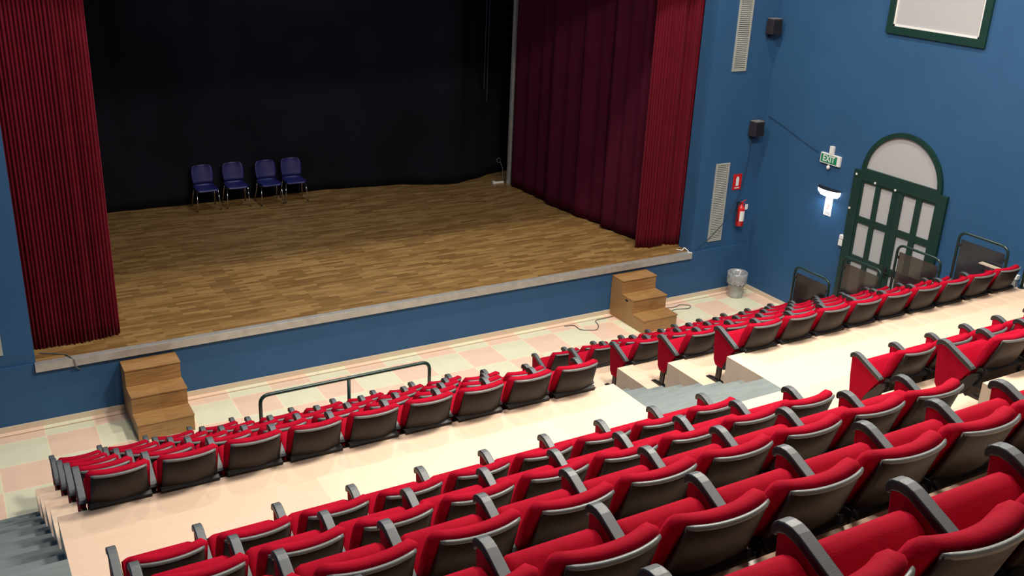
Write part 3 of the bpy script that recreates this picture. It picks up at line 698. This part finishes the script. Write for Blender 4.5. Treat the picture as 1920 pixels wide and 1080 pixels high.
b = bmesh.new(); gbox(b, -0.09, 0.09, 0.0, 0.36, 0, 0.008); link('plate', b, M['white'], g)
b = bmesh.new(); gbox(b, -0.035, 0.03, 0.15, 0.165, 0.008, 0.010); prism(b, [(-0.03, 0.17), (0.03, 0.20), (0.0, 0.215), (-0.04, 0.19)], -0.010, -0.0085); gbox(b, -0.02, 0.035, 0.12, 0.135, 0.008, 0.010); link('emblem', b, M['logo_red'], g)
b = bmesh.new()
for k in range(3): gbox(b, -0.06, 0.05, 0.03 + 0.02 * k, 0.037 + 0.02 * k, 0.008, 0.010)
link('print', b, M['logo_grey'], g)
g = empty('wall_switch', (XW, 11.835, 1.67), 'white two-part switch box at the left side of the door frame', 'switch')
b = bmesh.new(); gbox(b, -0.045, 0.045, 0.0, 0.115, 0, 0.07); link('lower_box', b, M['white'], g, bevel=0.005)
b = bmesh.new(); gbox(b, -0.05, 0.04, 0.13, 0.205, 0, 0.07); link('upper_box', b, M['white'], g, bevel=0.005)
g = empty('wall_box', (XW, 8.46, 2.05), 'pale wall box with white cap at the right picture edge', 'box')
b = bmesh.new(); gbox(b, -0.09, 0.09, 0.0, 0.17, 0, 0.07); link('body', b, M['alu'], g, bevel=0.004)
b = bmesh.new(); gbox(b, -0.10, 0.10, 0.171, 0.24, 0, 0.08); link('cap', b, M['white'], g, bevel=0.004)
b = bmesh.new(); gbox(b, -0.05, 0.05, 0.0, 0.10, 0, 0.06); o = one('wall_box', b, M['white'], 'smaller white wall box at the very right picture edge', 'box', bevel=0.004); o.location = (XW, 8.25, 2.17)

# ------------------------------------------------------------ bin and cables on the floor
g = empty('waste_bin', (13.60, 13.84, 0), 'round metal waste bin with clear liner in the corner', 'bin')
b = bmesh.new(); loops = []
for r_, z in ((0.145, 0.0), (0.15, 0.01), (0.165, 0.26), (0.172, 0.262), (0.172, 0.275), (0.167, 0.28), (0.192, 0.50), (0.197, 0.505), (0.197, 0.515), (0.186, 0.515), (0.160, 0.27), (0.14, 0.015)):
    loops.append([(r_ * math.cos(2 * PI * k / 28), r_ * math.sin(2 * PI * k / 28), z) for k in range(28)])
loft(b, loops); link('bucket', b, M['galv'], g, True)
b = bmesh.new(); rnd = random.Random(4); loops = []
for r_, z, wob in ((0.196, 0.30, 0.006), (0.202, 0.36, 0.008), (0.204, 0.45, 0.005), (0.203, 0.525, 0.003), (0.190, 0.53, 0.003), (0.178, 0.46, 0.004), (0.15, 0.30, 0.02), (0.12, 0.2, 0.03)):
    loops.append([((r_ + rnd.uniform(-wob, wob)) * math.cos(2 * PI * k / 36), (r_ + rnd.uniform(-wob, wob)) * math.sin(2 * PI * k / 36), z + rnd.uniform(-1, 1) * (0.018 if z == 0.30 and r_ > 0.19 else 0.002)) for k in range(36)])
loft(b, loops, cap=False); link('bin_liner', b, M['bag'], g, True)['label'] = 'crumpled clear plastic liner'
b = bmesh.new()
for s in (-1, 1): tube(b, [(0.21 * s, -0.03, 0.40), (0.235 * s, -0.02, 0.37), (0.235 * s, 0.02, 0.37), (0.21 * s, 0.03, 0.40)], 0.006, 6)
link('handle', b, M['galv'], g)
def flo(u, v):  # floor curve points in metres (hand placed)
    return (u, v, 0.009)
b = bmesh.new(); tube(b, round_path([flo(9.55, 13.99), flo(9.75, 13.96), flo(9.72, 13.72), flo(10.0, 13.58), flo(10.16, 13.74), flo(10.22, 13.98), flo(10.66, 13.99)], 0.08), 0.009, 6)
one('floor_cable', b, M['cable'], 'thin grey cable looping on the tiles left of the right steps', 'cable')
b = bmesh.new(); tube(b, round_path([flo(11.50, 13.86), flo(11.75, 13.92), flo(12.05, 13.86), flo(12.25, 13.93), flo(12.42, 13.80), flo(12.28, 13.68), flo(12.0, 13.78), flo(11.8, 13.70), flo(11.52, 13.72)], 0.07), 0.009, 6)
one('floor_cable', b, M['cable'], 'coiled grey cable on the tiles right of the right steps', 'cable')
b = bmesh.new(); tube(b, [(0.78, 14.50, STZ + 0.012), (0.92, 14.42, STZ + 0.012), (1.10, 14.30, STZ + 0.014), (1.16, 14.14, STZ + 0.014), (1.19, YS - 0.068, STZ - 0.01), (1.20, YS - 0.068, STZ - 0.12), (1.26, YS - 0.012, STZ - 0.2)], 0.010, 6)
one('stage_cable', b, M['cable'], 'dark cable crossing the stage edge below the left curtain', 'cable')
b = bmesh.new(); tube(b, [(6.10, 14.75, STZ + 0.006), (6.28, 14.62, STZ + 0.006), (6.40, 14.55, STZ + 0.006)], 0.004, 6)
one('stage_wire', b, M['cable'], 'short thin wire lying on the stage floor near its front edge', 'cable')
b = bmesh.new(); rnd = random.Random(9)
tube(b, round_path([(12.40, 14.40, STZ + 0.014), (12.48, 14.30, STZ + 0.016), (12.56, 14.36, STZ + 0.05), (12.57, 14.24, STZ + 0.016), (12.50, 14.17, STZ + 0.018), (12.555, 14.10, STZ + 0.015)], 0.03), 0.010, 6)
one('white_cable', b, M['white'], 'crumpled white cable at the right end of the stage edge', 'cable')

b = bmesh.new(); box(b, 12.655, 12.745, 7.79, 8.13, 2.090 + 0.694, 2.090 + 0.712)
one('wooden_slat', b, M['pale'], 'pale wooden slat lying on the armrest at the right end of the fifth row', 'slat', bevel=0.003)
